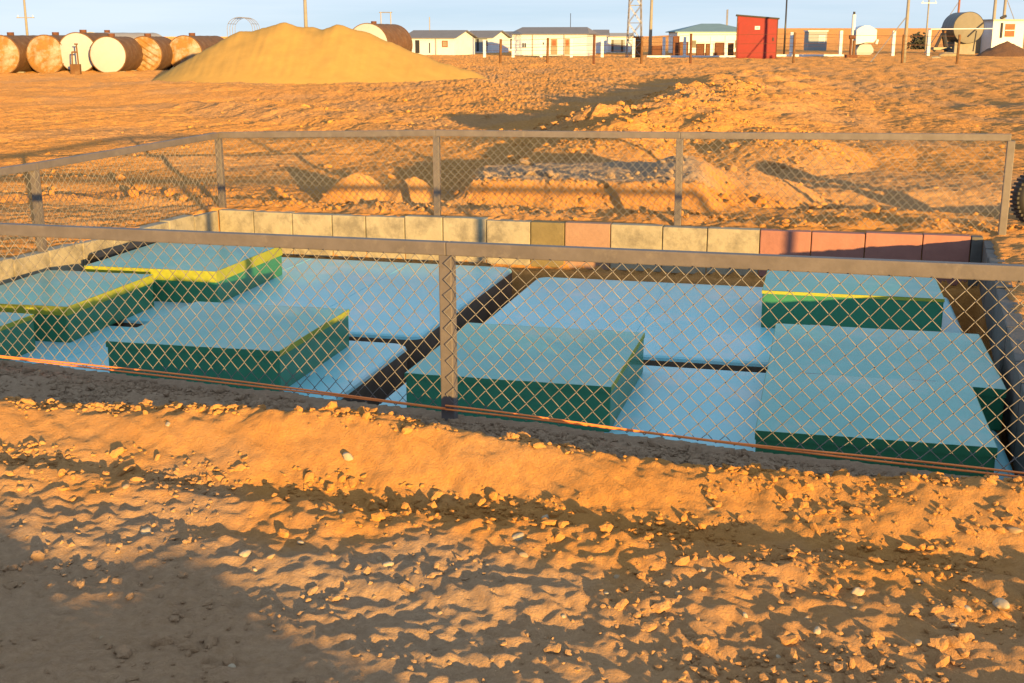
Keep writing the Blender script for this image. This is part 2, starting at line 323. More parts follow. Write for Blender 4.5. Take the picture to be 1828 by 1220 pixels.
def ground():
    ys = list(np.linspace(-60, -8, 30)) + list(np.linspace(-7.6, 1.8, 95))
    y = 1.9
    while y < 30: ys.append(y); y *= 1.0034
    while y < 130: ys.append(y); y *= 1.010
    while y < 6000: ys.append(y); y *= 1.04
    ys = np.array(ys); n = 760
    sv = np.linspace(-1, 1, n); t = 0.30 * sv + 0.70 * np.abs(sv) ** 3.0 * np.sign(sv)
    wd = np.maximum(9.0, 0.72 * ys + 6.5)
    X = t[None, :] * wd[:, None]; Y = np.repeat(ys[:, None], n, 1)
    Z = gh(X.ravel(), Y.ravel())
    co_ = np.stack([X.ravel(), Y.ravel(), Z], 1).astype(np.float32)
    r, c = len(ys), n
    i = (np.arange(r - 1)[:, None] * c + np.arange(c - 1)[None, :]).ravel()
    q = np.stack([i, i + 1, i + c + 1, i + c], 1).astype(np.int32)
    me = raw_mesh('ground', co_, q)
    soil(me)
    return me
def raw_mesh(name, co_, q, smooth=True):
    me = bpy.data.meshes.new(name); k = q.shape[1]
    me.vertices.add(len(co_)); me.vertices.foreach_set('co', co_.astype(np.float32).ravel())
    me.loops.add(q.size); me.loops.foreach_set('vertex_index', q.ravel().astype(np.int32))
    me.polygons.add(len(q)); me.polygons.foreach_set('loop_start', np.arange(len(q), dtype=np.int32) * k)
    me.polygons.foreach_set('loop_total', np.full(len(q), k, np.int32))
    me.update(calc_edges=True)
    me.polygons.foreach_set('use_smooth', np.full(len(q), smooth))
    me.validate(); return me
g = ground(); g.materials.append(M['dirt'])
go = link('ground', g); go['kind'] = 'structure'

# ------------------------------------------------------------------ block walls round the pit
def wall_thing(label, joints, p0, dirv, nrm, mats, zt, zb):
    """blocks set along a line; joints are distances from p0, nrm points out of the pit"""
    t = thing('block_wall', label, 'wall', (p0[0], p0[1], 0), math.atan2(dirv[1], dirv[0]))
    sgn = 1 if (dirv[0] * nrm[1] - dirv[1] * nrm[0]) > 0 else -1
    for i in range(len(joints) - 1):
        a, b = joints[i] + 0.004, joints[i + 1] - 0.004
        o1, o2 = random.uniform(-0.004, 0.004), random.uniform(-0.006, 0.006)
        z1 = zt + random.uniform(-0.008, 0.010)
        y0, y1 = sorted((sgn * (o1), sgn * (0.11 + o1)))
        mb = MB(); mb.box(a, b, y0, y1, zb + o2, z1)
        mb.build('block', M[mats[i]], t, bevel=0.008)
    return t
jx = [393, 452, 521, 592, 652, 722, 790, 868, 947, 1008, 1090, 1183, 1263, 1357, 1449, 1545, 1648, 1740]
L0 = W(uleft(VFAR), VFAR)
ju = []
for x in jx:                                  # where the photo's joints cut the wall line
    lo, hi = -7.0, 3.0
    for _ in range(40):
        mid = (lo + hi) / 2; X, Y = W(mid, VFAR); dep = Y * cP - (0 - HC) * sP
        if 914 + F * X / dep < x: lo = mid
        else: hi = mid
    ju.append(lo)
ju[0] = uleft(VFAR); ju[-1] = uright(VFAR) - 0.10; ju.append(uright(VFAR))
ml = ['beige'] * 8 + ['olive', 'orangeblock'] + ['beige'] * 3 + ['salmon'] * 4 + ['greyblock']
wall_thing('low far pit wall of beige, orange and salmon concrete blocks', [u - ju[0] for u in ju], L0, (cT, sT), (-sT, cT), ml, 0.012, -0.40)
def side_wall(uf, v0, v1, label, cols, outward, zt=0.012):
    a, b = W(uf(v0), v0), W(uf(v1), v1); d = Vector((b[0] - a[0], b[1] - a[1])); ln = d.length; d.normalize()
    n = max(1, round(ln / 0.42)); js = [ln * i / n for i in range(n + 1)]
    nr = Vector((-d.y, d.x)); out = Vector((cT, sT)) * outward
    if nr.dot(out) < 0: nr = -nr
    wall_thing(label, js, a, (d.x, d.y), (nr.x, nr.y), [random.choice(cols) for _ in range(n)], zt, -0.42)
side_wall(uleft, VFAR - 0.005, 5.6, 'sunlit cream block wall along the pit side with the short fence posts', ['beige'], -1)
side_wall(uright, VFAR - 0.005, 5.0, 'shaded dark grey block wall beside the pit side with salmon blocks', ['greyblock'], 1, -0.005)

# ------------------------------------------------------------------ buried tanks and hatch boxes
ZT = -0.35
def tank(u0, u1, v0, v1, label, z=ZT):
    X, Y = W((u0 + u1) / 2, (v0 + v1) / 2); a, b = (u1 - u0) / 2, (v1 - v0) / 2
    t = thing('buried_tank', label, 'tank', (X, Y, -1.0), TH, 'blue tanks sunk in the pit')
    mb = MB(); r = 0.10; pts = []
    for cx, cy, s0 in ((a - r, b - r, 0), (-a + r, b - r, 90), (-a + r, -b + r, 180), (a - r, -b + r, 270)):
        for k in range(7):
            an = R(s0 + 15 * k); pts.append((cx + r * math.cos(an), cy + r * math.sin(an)))
    n = len(pts); zz = z + 1.0
    prof = [(0, 0.0), (0, zz - 0.03), (0.006, zz - 0.012), (0.02, zz - 0.002), (0.03, zz)]
    vs_ = []
    for off, h in prof:
        for x, y in pts: vs_.append((x * (1 - off / a), y * (1 - off / b), h))
    fs = []
    for i in range(len(prof) - 1):
        for j in range(n): fs.append((i * n + j, i * n + (j + 1) % n, (i + 1) * n + (j + 1) % n, (i + 1) * n + j))
    fs.append(tuple((len(prof) - 1) * n + j for j in range(n)))
    nside = n
    MB().add(vs_[:2 * n], fs[:n]).build('side', M['tankside'], t)
    mb.add(vs_[n:], [tuple(i - n for i in f) for f in fs[n:]]); mb.build('top_plate', M['blue'], t)
    nn = max(1, int(2 * a / 1.2))
    for i in range(1, nn + 1):
        x = -a + 2 * a * i / (nn + 1); MB().box(x - 0.006, x + 0.006, -b + 0.05, b - 0.05, zz - 0.004, zz + 0.003).build('weld_seam', M['blue'], t)
    return t
tank(-5.50, -2.60, 7.82, 10.52, 'blue tank top between the far beige blocks and the cross gap')
tank(-2.30, 1.04, 7.68, 10.16, 'blue tank top below the salmon and orange far blocks')
tank(-5.62, -2.60, 5.62, 7.62, 'blue tank top under the two leftmost near hatch boxes along the fence')
tank(-2.34, 0.98, 5.36, 7.46, 'blue tank top under the hatch box standing beside the middle fence post')

def hatch(u0, u1, v0, v1, ztop, label, skew=0.0, rimh=0.044, rimm='green'):
    X, Y = W((u0 + u1) / 2, (v0 + v1) / 2); a, b = (u1 - u0) / 2, (v1 - v0) / 2; h = ztop - ZT
    t = thing('hatch_box', label, 'hatch', (X, Y, ZT - 0.002), TH + skew, 'green hatch boxes in the pit')
    mb = MB(); mb.box(-a + 0.004, a - 0.004, -b + 0.004, b - 0.004, 0.0, h - 0.008); mb.build('body', M['green'], t, bevel=0.012)
    # lid: a sheet folded over the rim, crowned a little in the middle
    n = 8; vs_ = []; fs = []
    for j in range(n + 1):
        for i in range(n + 1):
            x, y = -a + 2 * a * i / n, -b + 2 * b * j / n
            cr = 0.012 * (1 - (x / a) ** 2) * (1 - (y / b) ** 2) + random.uniform(-0.0012, 0.0012)
            vs_.append((x * (0.994 if i in (0, n) else 1), y * (0.994 if j in (0, n) else 1), h + cr))
    for j in range(n):
        for i in range(n): k = j * (n + 1) + i; fs.append((k, k + 1, k + n + 2, k + n + 1))
    lid = MB().add(vs_, fs).build('lid', M['lid'], t, smooth=True)
    for q, (x0, x1, y0, y1) in enumerate(((-a, a, -b, -b + 0.012), (-a, a, b - 0.012, b), (-a, -a + 0.012, -b + 0.012, b - 0.012), (a - 0.012, a, -b + 0.012, b - 0.012))):
        ym = rimm == 'sunrim' or (rimm == 'right' and q == 3)
        MB().box(x0, x1, y0, y1, h - 0.001 - rimh, h - 0.001).build('rim', M['sunrim' if ym else 'green'], lid)
    for x in (-0.55 * a, 0.55 * a): MB().tube([(x - 0.06, b + 0.008, h - 0.01), (x + 0.06, b + 0.008, h - 0.01)], 0.010, 8).build('hinge', M['steel'], t)
    return t
hatch(-5.56, -4.44, 8.42, 9.68, -0.09, 'green hatch box with wide rim painted sunlit yellow, closest to the far left wall corner', 0.02, 0.085, 'sunrim')
hatch(-5.72, -4.84, 7.06, 8.24, -0.10, 'green hatch box with thin rim painted sunlit yellow, second from the far left wall corner', 0.03, 0.06, 'sunrim')
hatch(-5.98, -4.92, 5.80, 6.86, -0.11, 'green hatch box along the left wall, third from the far corner', 0.02, 0.03, 'sunrim')
hatch(-4.06, -2.96, 6.30, 7.46, -0.10, 'green hatch box with lid tinted as sky reflection left of the diagonal gap by the fence', 0.02, 0.035, 'right')
hatch(-2.10, -0.98, 6.04, 7.28, -0.10, 'green hatch box with wide lid tinted as sky reflection just behind the middle fence post', 0.0, 0.03, 'right')
hatch(-0.35, 0.87, 8.66, 9.46, -0.08, 'shallow green hatch box below the salmon blocks, farthest of its row of three', 0.0, 0.022, 'sunrim')
hatch(-0.22, 1.00, 6.56, 7.82, -0.12, 'wide green hatch box with lid tinted as sky reflection, middle of the row of three')
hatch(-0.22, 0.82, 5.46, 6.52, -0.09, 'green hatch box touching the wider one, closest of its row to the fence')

# black pipe lying by the left wall
p0 = at(166, 463, -0.12); p1 = at(296, 428, -0.12)
bp = MB().tube([(p0[0], p0[1], -0.125), (p0[0] * .5 + p1[0] * .5, p0[1] * .5 + p1[1] * .5, -0.12), (p1[0], p1[1], -0.115)], 0.05, 12).build('black_pipe', M['black'], None, smooth=False)
tag(bp, 'black pipe lying between the cream side wall and a hatch box', 'pipe')

# ------------------------------------------------------------------ chain-link fences round the pit
def chain(p0, p1, zb0, zb1, zt0, zt1, wd, ht, r, n=5, off=(0, 0)):
    """woven zigzag wires filling the panel p0-p1"""
    ax, ay = p0; bx, by = p1; L_ = math.hypot(bx - ax, by - ay); dx, dy = (bx - ax) / L_, (by - ay) / L_; nx, ny = dy, -dx
    cnt = int(L_ / (wd / 2)); rng = np.random.RandomState(int(abs(ax * 100)) + 3)
    rows = int(round(((zt0 + zt1) - (zb0 + zb1)) / 2 / (ht / 2)))
    sag = lambda s_, f: 0.010 * math.sin(s_ * 2.1 + 1) * math.sin(math.pi * f)
    V = []; Fc = []
    ang = [2 * math.pi * j / n for j in range(n)]
    for i in range(cnt):
        pts = []
        for k in range(rows + 1):
            a = i * wd / 2 if (i + k) % 2 == 0 else (i + 1) * wd / 2
            f = k / rows; e = a / L_
            zb = zb0 + (zb1 - zb0) * e; zt = zt0 + (zt1 - zt0) * e
            z = zb + (zt - zb) * f + sag(a, f) + rng.uniform(-0.002, 0.002)
            a2 = a + 0.006 * math.sin(7 * f + a * 1.3) * math.sin(math.pi * f)
            bul = 0.012 * math.sin(a * 1.7) * math.sin(math.pi * f)
            dep = (r * 1.0 if (i + k) % 2 == 0 else -r * 1.0) + bul + off[0]
            pts.append((ax + dx * a2 + nx * dep, ay + dy * a2 + ny * dep, z))
        base = len(V)
        for k, p in enumerate(pts):
            q0, q1 = pts[max(k - 1, 0)], pts[min(k + 1, rows)]
            # rings lie level-ish: section across the wire built from the fence normal and the along axis
            for an in ang:
                V.append((p[0] + (dx * math.cos(an) * 1.25 + nx * math.sin(an)) * r, p[1] + (dy * math.cos(an) * 1.25 + ny * math.sin(an)) * r, p[2]))
        for k in range(rows):
            for j in range(n):
                Fc.append((base + k * n + j, base + k * n + (j + 1) % n, base + (k + 1) * n + (j + 1) % n, base + (k + 1) * n + j))
    return raw_mesh('wire_mesh', np.array(V), np.array(Fc, np.int32))
def fence(label, posts, ztops, ends, mesh_r, strand=None, rail_h=0.058, meshside=1, post_w=0.062):
    """posts: points with a post; ends: the two ends of rail and mesh"""
    o = posts[0]
    t = thing('chain_link_fence', label, 'fence', (o[0], o[1], 0))
    def loc(p, z): return (p[0] - o[0], p[1] - o[1], z)
    line = [ends[0][0]] + [p for p in posts if p not in (ends[0][0], ends[1][0])] + [ends[1][0]]
    zs = {ends[0][0]: ends[0][1], ends[1][0]: ends[1][1]}
    for p, z in zip(posts, ztops): zs[p] = z
    dx, dy = ends[1][0][0] - ends[0][0][0], ends[1][0][1] - ends[0][0][1]; rz = math.atan2(dy, dx)
    for p, z in zip(posts, ztops):
        h = post_w / 2; mb = MB(); mb.box(-h, h, -h * 0.8, h * 0.8, -0.45, z - rail_h + 0.001)
        po = mb.build('post', M['rail'], t, bevel=0.006); po.location = loc(p, 0); po.rotation_euler = (random.uniform(-.008, .008), random.uniform(-.008, .008), rz)
    for a, b in zip(line[:-1], line[1:]):
        mb = MB(); d = Vector((b[0] - a[0], b[1] - a[1], 0)).normalized() * 0.001
        mb.beam(Vector(loc(a, zs[a] - rail_h / 2)) + d, Vector(loc(b, zs[b] - rail_h / 2)) - d, 0.045, rail_h)
        mb.build('top_rail', M['rail'], t, bevel=0.005)
        zb0 = zb1 = 0.045
        me = chain(a, b, zb0, zb1, zs[a] - rail_h * 0.92, zs[b] - rail_h * 0.92, 0.075, 0.078, mesh_r, off=(meshside * 0.035, 0))
        me.materials.append(M['wire']); wo = link('wire_mesh', me, t); wo.location = (-o[0], -o[1], 0); wo['kind'] = 'stuff'
        if strand:
            nx, ny = (b[1] - a[1]), -(b[0] - a[0]); nl = math.hypot(nx, ny); nx, ny = nx / nl, ny / nl
            for q in range(2):
                pts = []
                for i in range(41):
                    e = i / 40; x, y = a[0] + (b[0] - a[0]) * e, a[1] + (b[1] - a[1]) * e
                    z = zb0 + (zb1 - zb0) * e + 0.012 + 0.010 * q + 0.008 * math.sin(e * 9 + q * 1.3) * (1 if q else 0.4)
                    pts.append(loc((x + nx * 0.045, y + ny * 0.045), z))
                MB().tube(pts, 0.0042, 6).build('bottom_strand', M['orange'], t, smooth=True)
    return t
d = Vector((NEAR1[0] - NEAR0[0], NEAR1[1] - NEAR0[1])).normalized()
pc = Vector(at(803, 748))
def npt(k): q = pc + d * k; return (q.x, q.y)
def nz_(k): return 0.795 + 0.022 * k
fence('chain-link fence with orange strands along its foot, closest to the ploughed dirt bank',
      [npt(-4.6), npt(0), npt(3.1), npt(6.2)], [nz_(-4.6), nz_(0), nz_(3.1), nz_(6.2)], [(npt(-4.6), nz_(-4.6)), (npt(6.2), nz_(6.2))], 0.0020, strand=True)
fp = [at(387, 377), at(776, 390), at(1208, 405), at(1788, 424)]
fp = [W(UV(*p)[0], 11.02) for p in fp]
fz = [0.75, 0.81, 0.83, 0.865]
fence('chain-link fence standing behind the far wall of coloured blocks', fp, fz, [(fp[0], fz[0]), (fp[3], fz[3])], 0.0019)
lp0 = fp[0]; lp1 = at(76, 450); dv = Vector((lp1[0] - lp0[0], lp1[1] - lp0[1])); dl = dv.length; dv.normalize()
def lpt(k): q = Vector(lp0) + dv * k; return (q.x, q.y)
fence('chain-link fence beside the cream side wall of the pit', [lpt(dl), lpt(2 * dl)], [0.70, 0.68], [(lpt(0.04), 0.75), (lpt(2 * dl), 0.68)], 0.0019, meshside=-1)

# ------------------------------------------------------------------ clods, pebbles
def ico(sub):
    bm = bmesh.new(); bmesh.ops.create_icosphere(bm, subdivisions=sub, radius=1.0)
    v = np.array([p.co[:] for p in bm.verts]); f = np.array([[q.index for q in fc.verts] for fc in bm.faces]); bm.free(); return v, f
def lump(sub, seed, amt):
    v, f = ico(sub); rng = np.random.RandomState(seed)
    k = rng.normal(size=(4, 3)); ph = rng.rand(4) * 6
    for i in range(4): v = v * (1 + amt * np.sin(v @ (k[i] * 1.6) + ph[i]))[:, None]
    return v * (1 + rng.uniform(-amt, amt, len(v)) * 0.6)[:, None], f
def scatter(name, P, size, sub, seed, squash=0.75):
    shapes = [lump(sub, seed + i, 0.20) for i in range(10)]; rng = np.random.RandomState(seed)
    VV = []; FF = []; off = 0
    for (x, y, z), s_ in zip(P, size):
        v, f = shapes[rng.randint(10)]; a = rng.rand() * 6.28; c, s = math.cos(a), math.sin(a)
        sx, sy, sz = s_ * rng.uniform(0.8, 1.35), s_ * rng.uniform(0.7, 1.1), s_ * squash * rng.uniform(0.7, 1.15)
        q = v * (sx, sy, sz); tl = rng.uniform(-.4, .4); q = np.stack([q[:, 0] * c - q[:, 1] * s, q[:, 0] * s + q[:, 1] * c, q[:, 2] + tl * q[:, 0]], 1) + (x, y, z + sz * 0.35)
        VV.append(q); FF.append(f + off); off += len(v)
    return raw_mesh(name, np.concatenate(VV), np.concatenate(FF), smooth=False)
rng = np.random.RandomState(5)
def pick(n, xr, yr, wfun, tries=14):
    X = rng.uniform(*xr, n * tries); Y = rng.uniform(*yr, n * tries); w_ = wfun(X, Y); k = rng.rand(len(X)) < w_
    X, Y = X[k][:n], Y[k][:n]; return np.stack([X, Y, gh(X, Y)], 1)
def w_near(X, Y):
    s = Y + 0.28 * X; s2 = Y + KN * X
    a = 0.9 * np.exp(-((s - 4.58) / 0.09) ** 2) + 0.55 * np.exp(-((s - 4.02) / 0.10) ** 2) + 0.7 * np.exp(-((s2 - SN + 0.27) / 0.10) ** 2) + 0.7 * ((s > 4.6) & (s2 < SN - 0.03))
    a = a + 0.16 * (s < 4.0) * (0.4 + ss(-0.5, 1.5, X)) + 0.25 * np.exp(-((s - 4.3) / 0.15) ** 2) * ss(0.3, 1.3, X)
    cl = np.clip(0.5 + 1.3 * pn(X / 0.35, Y / 0.35, 50), 0.05, 1); return a * cl * (s2 < SN + 0.02)
Pn = pick(15000, (-3.2, 2.8), (2.4, 6.3), w_near)
sz = 0.0054 * (1 - rng.rand(len(Pn)) * 0.985) ** (-0.42); sz = np.clip(sz, 0.004, 0.021)
big = sz > 0.012
cl = link('dirt_clods', scatter('dirt_clods', Pn[big], sz[big], 2, 10)); cl.data.materials.append(M['dirt']); cl['kind'] = 'stuff'; soil(cl.data)
tag(cl, 'loose orange dirt clods strewn along the ploughed bank', 'clods')
cl = link('dirt_crumbs', scatter('dirt_crumbs', Pn[~big], sz[~big], 1, 30)); cl.data.materials.append(M['dirt']); cl['kind'] = 'stuff'; soil(cl.data)
tag(cl, 'fine dirt crumbs strewn over the foreground ground', 'crumbs')
def w_mid(X, Y):
    V = -X * sT + Y * cT; U = X * cT + Y * sT
    a = 0.9 * np.exp(-((V - 11.35) / 0.22) ** 2) * (U > -6) + 0.45 * ((V > 11.1) & (V < 12.6))
    a = a + 0.8 * ((X > -0.8) & (X < 3.6) & (Y > 12.1) & (Y < 13.3)) + 0.7 * ((X > 0) & (X < 4.3) & (Y > 15) & (Y < 21)) + 0.6 * (np.abs(X - 1.5 - (Y - 20) * 0.26) < 1.8) * (Y > 20) * (Y < 36) + 0.03
    cl_ = np.clip(0.5 + 1.4 * pn(X / 0.6, Y / 0.6, 51), 0.03, 1); return a * cl_ * (V > 11.08)
Pm = pick(4200, (-7, 9), (10.2, 34), w_mid, 20)
sm_ = np.clip(0.012 * (1 - rng.rand(len(Pm)) * 0.985) ** (-0.45), 0.009, 0.075) * (0.75 + 0.022 * Pm[:, 1])
cl = link('rubble', scatter('rubble', Pm, sm_, 1, 60)); cl.data.materials.append(M['dirt']); cl['kind'] = 'stuff'; soil(cl.data)
tag(cl, 'lumps of dug dirt scattered behind the pit', 'rubble')
# single pebbles that stand out
peb = [(258, 945, 22), (226, 878, 14), (695, 1010, 20), (676, 990, 14), (438, 990, 16), (482, 997, 12), (455, 1018, 9), (1190, 1040, 18), (1255, 1018, 14), (1212, 1060, 14), (1785, 1080, 26),
       (1640, 1040, 16), (1530, 1060, 20), (1525, 1085, 14), (1725, 1090, 20), (1050, 802, 16), (926, 962, 18), (936, 990, 12), (975, 925, 14), (1100, 1030, 12), (1082, 1062, 10), (785, 1095, 11), (538, 970, 10),
       (608, 915, 12), (620, 802, 22), (1238, 1160, 14), (1390, 1165, 10), (1440, 1105, 12), (1700, 1118, 12), (1810, 925, 20), (1330, 1100, 12), (1270, 905, 12), (1005, 1100, 9), (870, 1010, 12), (650, 1022, 12), (1085, 805, 10), (300, 760, 12), (180, 1140, 9), (415, 1190, 16), (1560, 1000, 12), (1460, 1130, 14), (1640, 1150, 16)]
pshapes = []
for i in range(6):
    v, f = lump(3, 200 + i, 0.15); pm = raw_mesh('pebble', v * (1.15, 0.9, 0.7), f); pm.materials.append(M['stone'] if i % 2 == 0 else M['stone2']); pshapes.append(pm)
for i, (x, y, px) in enumerate(peb):
    X, Y = at(x, y); z = gz(X, Y)
    for _ in range(3): X, Y = at(x, y, z); z = gz(X, Y)
    r = px * Y / F / 2
    o = link('pebble', pshapes[i % 6]); o.scale = (r, r, r); o.location = (X, Y, z + r * 0.18); o.rotation_euler = (random.uniform(-.3, .3), random.uniform(-.3, .3), random.uniform(0, 6))
    tag(o, 'rounded pale pebble lying loose on the foreground dirt', 'pebble', 'pebbles on the foreground dirt')

# ------------------------------------------------------------------ sand pile
def sand_pile():
    Y0 = 50.0
    pk = [(-10.9, 1.95, 0), (-10.0, 2.02, .1), (-9.2, 2.30, 0), (-8.2, 2.12, .3), (-7.0, 2.22, 0), (-6.0, 1.92, .1), (-4.9, 1.45, -.1), (-3.7, 1.02, -.1), (-2.6, 0.66, -.2), (-1.7, 0.4, -.2)]
    xs = np.linspace(-16, 1.5, 220); ys = np.linspace(44.5, 56, 140); X, Y = np.meshgrid(xs, ys); X = X.ravel(); Y = Y.ravel()
    acc = np.zeros_like(X); k = 7.0
    for px_, h, oy in [(p * 0.975, h_, o_) for p, h_, o_ in pk]: acc += np.exp(k * (h - 0.56 * np.sqrt((X - px_) ** 2 + (Y - Y0 - oy) ** 2 + 0.05)))
    Z = np.log(acc + 1e-9) / k
    Z = Z + 0.018 * pn(X / 0.8, Y / 0.8, 70) + 0.02 * pn(X / 0.18, Y / 1.6, 71) * (Z > 0.2)
    gzv = gh(X, Y); Z = np.maximum(Z, -0.6)
    r, c = len(ys), len(xs); i = (np.arange(r - 1)[:, None] * c + np.arange(c - 1)[None, :]).ravel()
    q = np.stack([i, i + 1, i + c + 1, i + c], 1)
    q = q[(Z[q] > gzv[q] - 0.25).any(1)]
    me = raw_mesh('sand_pile', np.stack([X, Y, Z], 1), q); me.materials.append(M['sand'])
    return tag(link('sand_pile', me), 'big smooth pile of yellow sand beside the rusty storage tanks', 'sand pile')
sand_pile()

# ------------------------------------------------------------------ storage tanks lying in the yard
def cyl_tank(x, base_y, rpx, length, label, body, cap, rz=0.0, wave=False, hole=True, Yd=None, dome=0.10, top_y=None, lift=0.0):
    Y = Yd or at(x, base_y)[1]; X = atd(x, Y); r = rpx * Y * cP / F
    z = gz(X, Y)
    if top_y is not None: r = (zat(top_y, Y) - z) / 2
    t = thing('storage_tank', label, 'tank', (X, Y, z - 0.04 + lift), rz, 'tanks lying in the yard')
    n = 40; vs_ = []; fs = []; rings = 13
    for k in range(rings):
        y = length * k / (rings - 1); rr = r * (1.0 + (0.012 if k % 3 == 0 else 0))
        for j in range(n): a = 2 * math.pi * j / n; vs_.append((rr * math.sin(a), y, r + rr * math.cos(a)))
    for k in range(rings - 1):
        for j in range(n): fs.append((k * n + j, k * n + (j + 1) % n, (k + 1) * n + (j + 1) % n, (k + 1) * n + j))
    MB().add(vs_, fs).build('shell', M[body], t, smooth=True)
    for side in (0, 1):
        vs_ = [(0, 0, 0)]; fs = []; m_ = 16; nn = 64
        def dz(px_, pz):
            q = math.hypot(px_, pz) / r; d_ = dome * r * (1 - q * q)
            if wave and side == 0: d_ += 0.055 * math.sin((px_ * 0.5 + pz * 0.9) / r * 19 + 1.2 * math.sin(px_ / r * 2)) * (1 - q ** 6)
            return d_
        vs_ = [(0, -dz(0, 0), r)]
        for i in range(1, m_ + 1):
            for j in range(nn):
                a = 2 * math.pi * j / nn; px_, pz = r * i / m_ * math.sin(a), r * i / m_ * math.cos(a); vs_.append((px_, -dz(px_, pz), r + pz))
        for j in range(nn): fs.append((0, 1 + j, 1 + (j + 1) % nn))
        for i in range(m_ - 1):
            for j in range(nn): a0 = 1 + i * nn; fs.append((a0 + j, a0 + nn + j, a0 + nn + (j + 1) % nn, a0 + (j + 1) % nn))
        if side: vs_ = [(p[0], length - p[1], p[2]) for p in vs_]
        MB().add(vs_, fs).build('end_cap', M[cap if side == 0 else body], t, smooth=True)
    rg = MB(); rg.tube([(r * 1.01 * math.sin(2 * math.pi * j / 40), 0, r + r * 1.01 * math.cos(2 * math.pi * j / 40)) for j in range(41)], 0.025, 6, cap=False)
    rg.build('end_rim', M[body], t)
    if hole:
        MB().tube([(0, 0.25 * length, 2 * r - 0.05), (0, 0.25 * length, 2 * r + 0.14)], 0.16, 14).build('manhole_neck', M['darkrust'], t)
    for y in (0.2 * length, 0.8 * length): MB().box(-0.7 * r, 0.7 * r, y - 0.1, y + 0.1, -0.25 - lift, 0.10 * r).build('cradle', M['concrete'], t)
    return t
cyl_tank(2, 131, 34, 6.0, 'rusty brown storage tank with pale weathered patch, farthest from the sand pile', 'rust', 'rustcap', 0.02)
cyl_tank(83, 130, 34, 6.0, 'storage tank with blotched rust, yellow and white end, beside the white-ended pair', 'rust', 'rustcap')
cyl_tank(140, 130, 34.5, 4.0, 'white-ended storage tank with a rusty pipe stand before it', 'rust', 'tankwhite')
cyl_tank(194, 131, 32, 2.8, 'white-ended storage tank with brown body next to the ribbed rusty one', 'rust', 'tankwhite')
cyl_tank(259, 128, 31, 3.0, 'rusty storage tank with a ribbed diagonal-striped end', 'rust', 'rustcap', wave=True)
cyl_tank(331, 126, 30.5, 6.5, 'rusty storage tank half buried by the edge of the sand pile', 'rust', 'rustcap')
cyl_tank(40, 118, 30, 9, 'pale flaking storage tank standing behind the farthest rusty tank', 'palebody', 'palebody', 0.25, Yd=63, hole=False)
cyl_tank(165, 118, 30, 8, 'grey-topped storage tank showing above the two white-ended tanks', 'grey', 'grey', -0.15, Yd=70, top_y=57)
cyl_tank(657, 110, 35, 5.0, 'brown storage tank with pale end rising behind the sand pile', 'rust', 'tankwhite', -0.20, Yd=72, top_y=41)
cyl_tank(1726, 95, 27, 3.2, 'dull grey-ended storage tank beside the small white hut', 'dark', 'tankgrey', 0.0, Yd=118, hole=False, lift=1.0)  # dark shell: its shaded side is put into the colour
# rusty pipe stand
X, Y = at(136, 132)
t = thing('pipe_stand', 'thin rusty pipe stand in front of a white tank end', 'pipe stand', (X, Y, gz(X, Y)))
MB().box(-0.22, 0.22, -0.12, 0.12, -0.1, 0.42).build('base', M['rust'], t, bevel=0.02)
for dx in (-0.14, 0.14): MB().tube([(dx, 0, 0.4), (dx * 0.8, 0, 0.95 if dx < 0 else 1.3)], 0.035, 8).build('pipe', M['rust'], t)
MB().tube([(-0.12, 0, 0.95), (0.12, 0, 0.95)], 0.035, 8).build('cross_pipe', M['rust'], t)
MB().tube([(0.02, 0, 1.3), (0.18, 0, 1.3)], 0.03, 8).build('outlet', M['darkrust'], t)

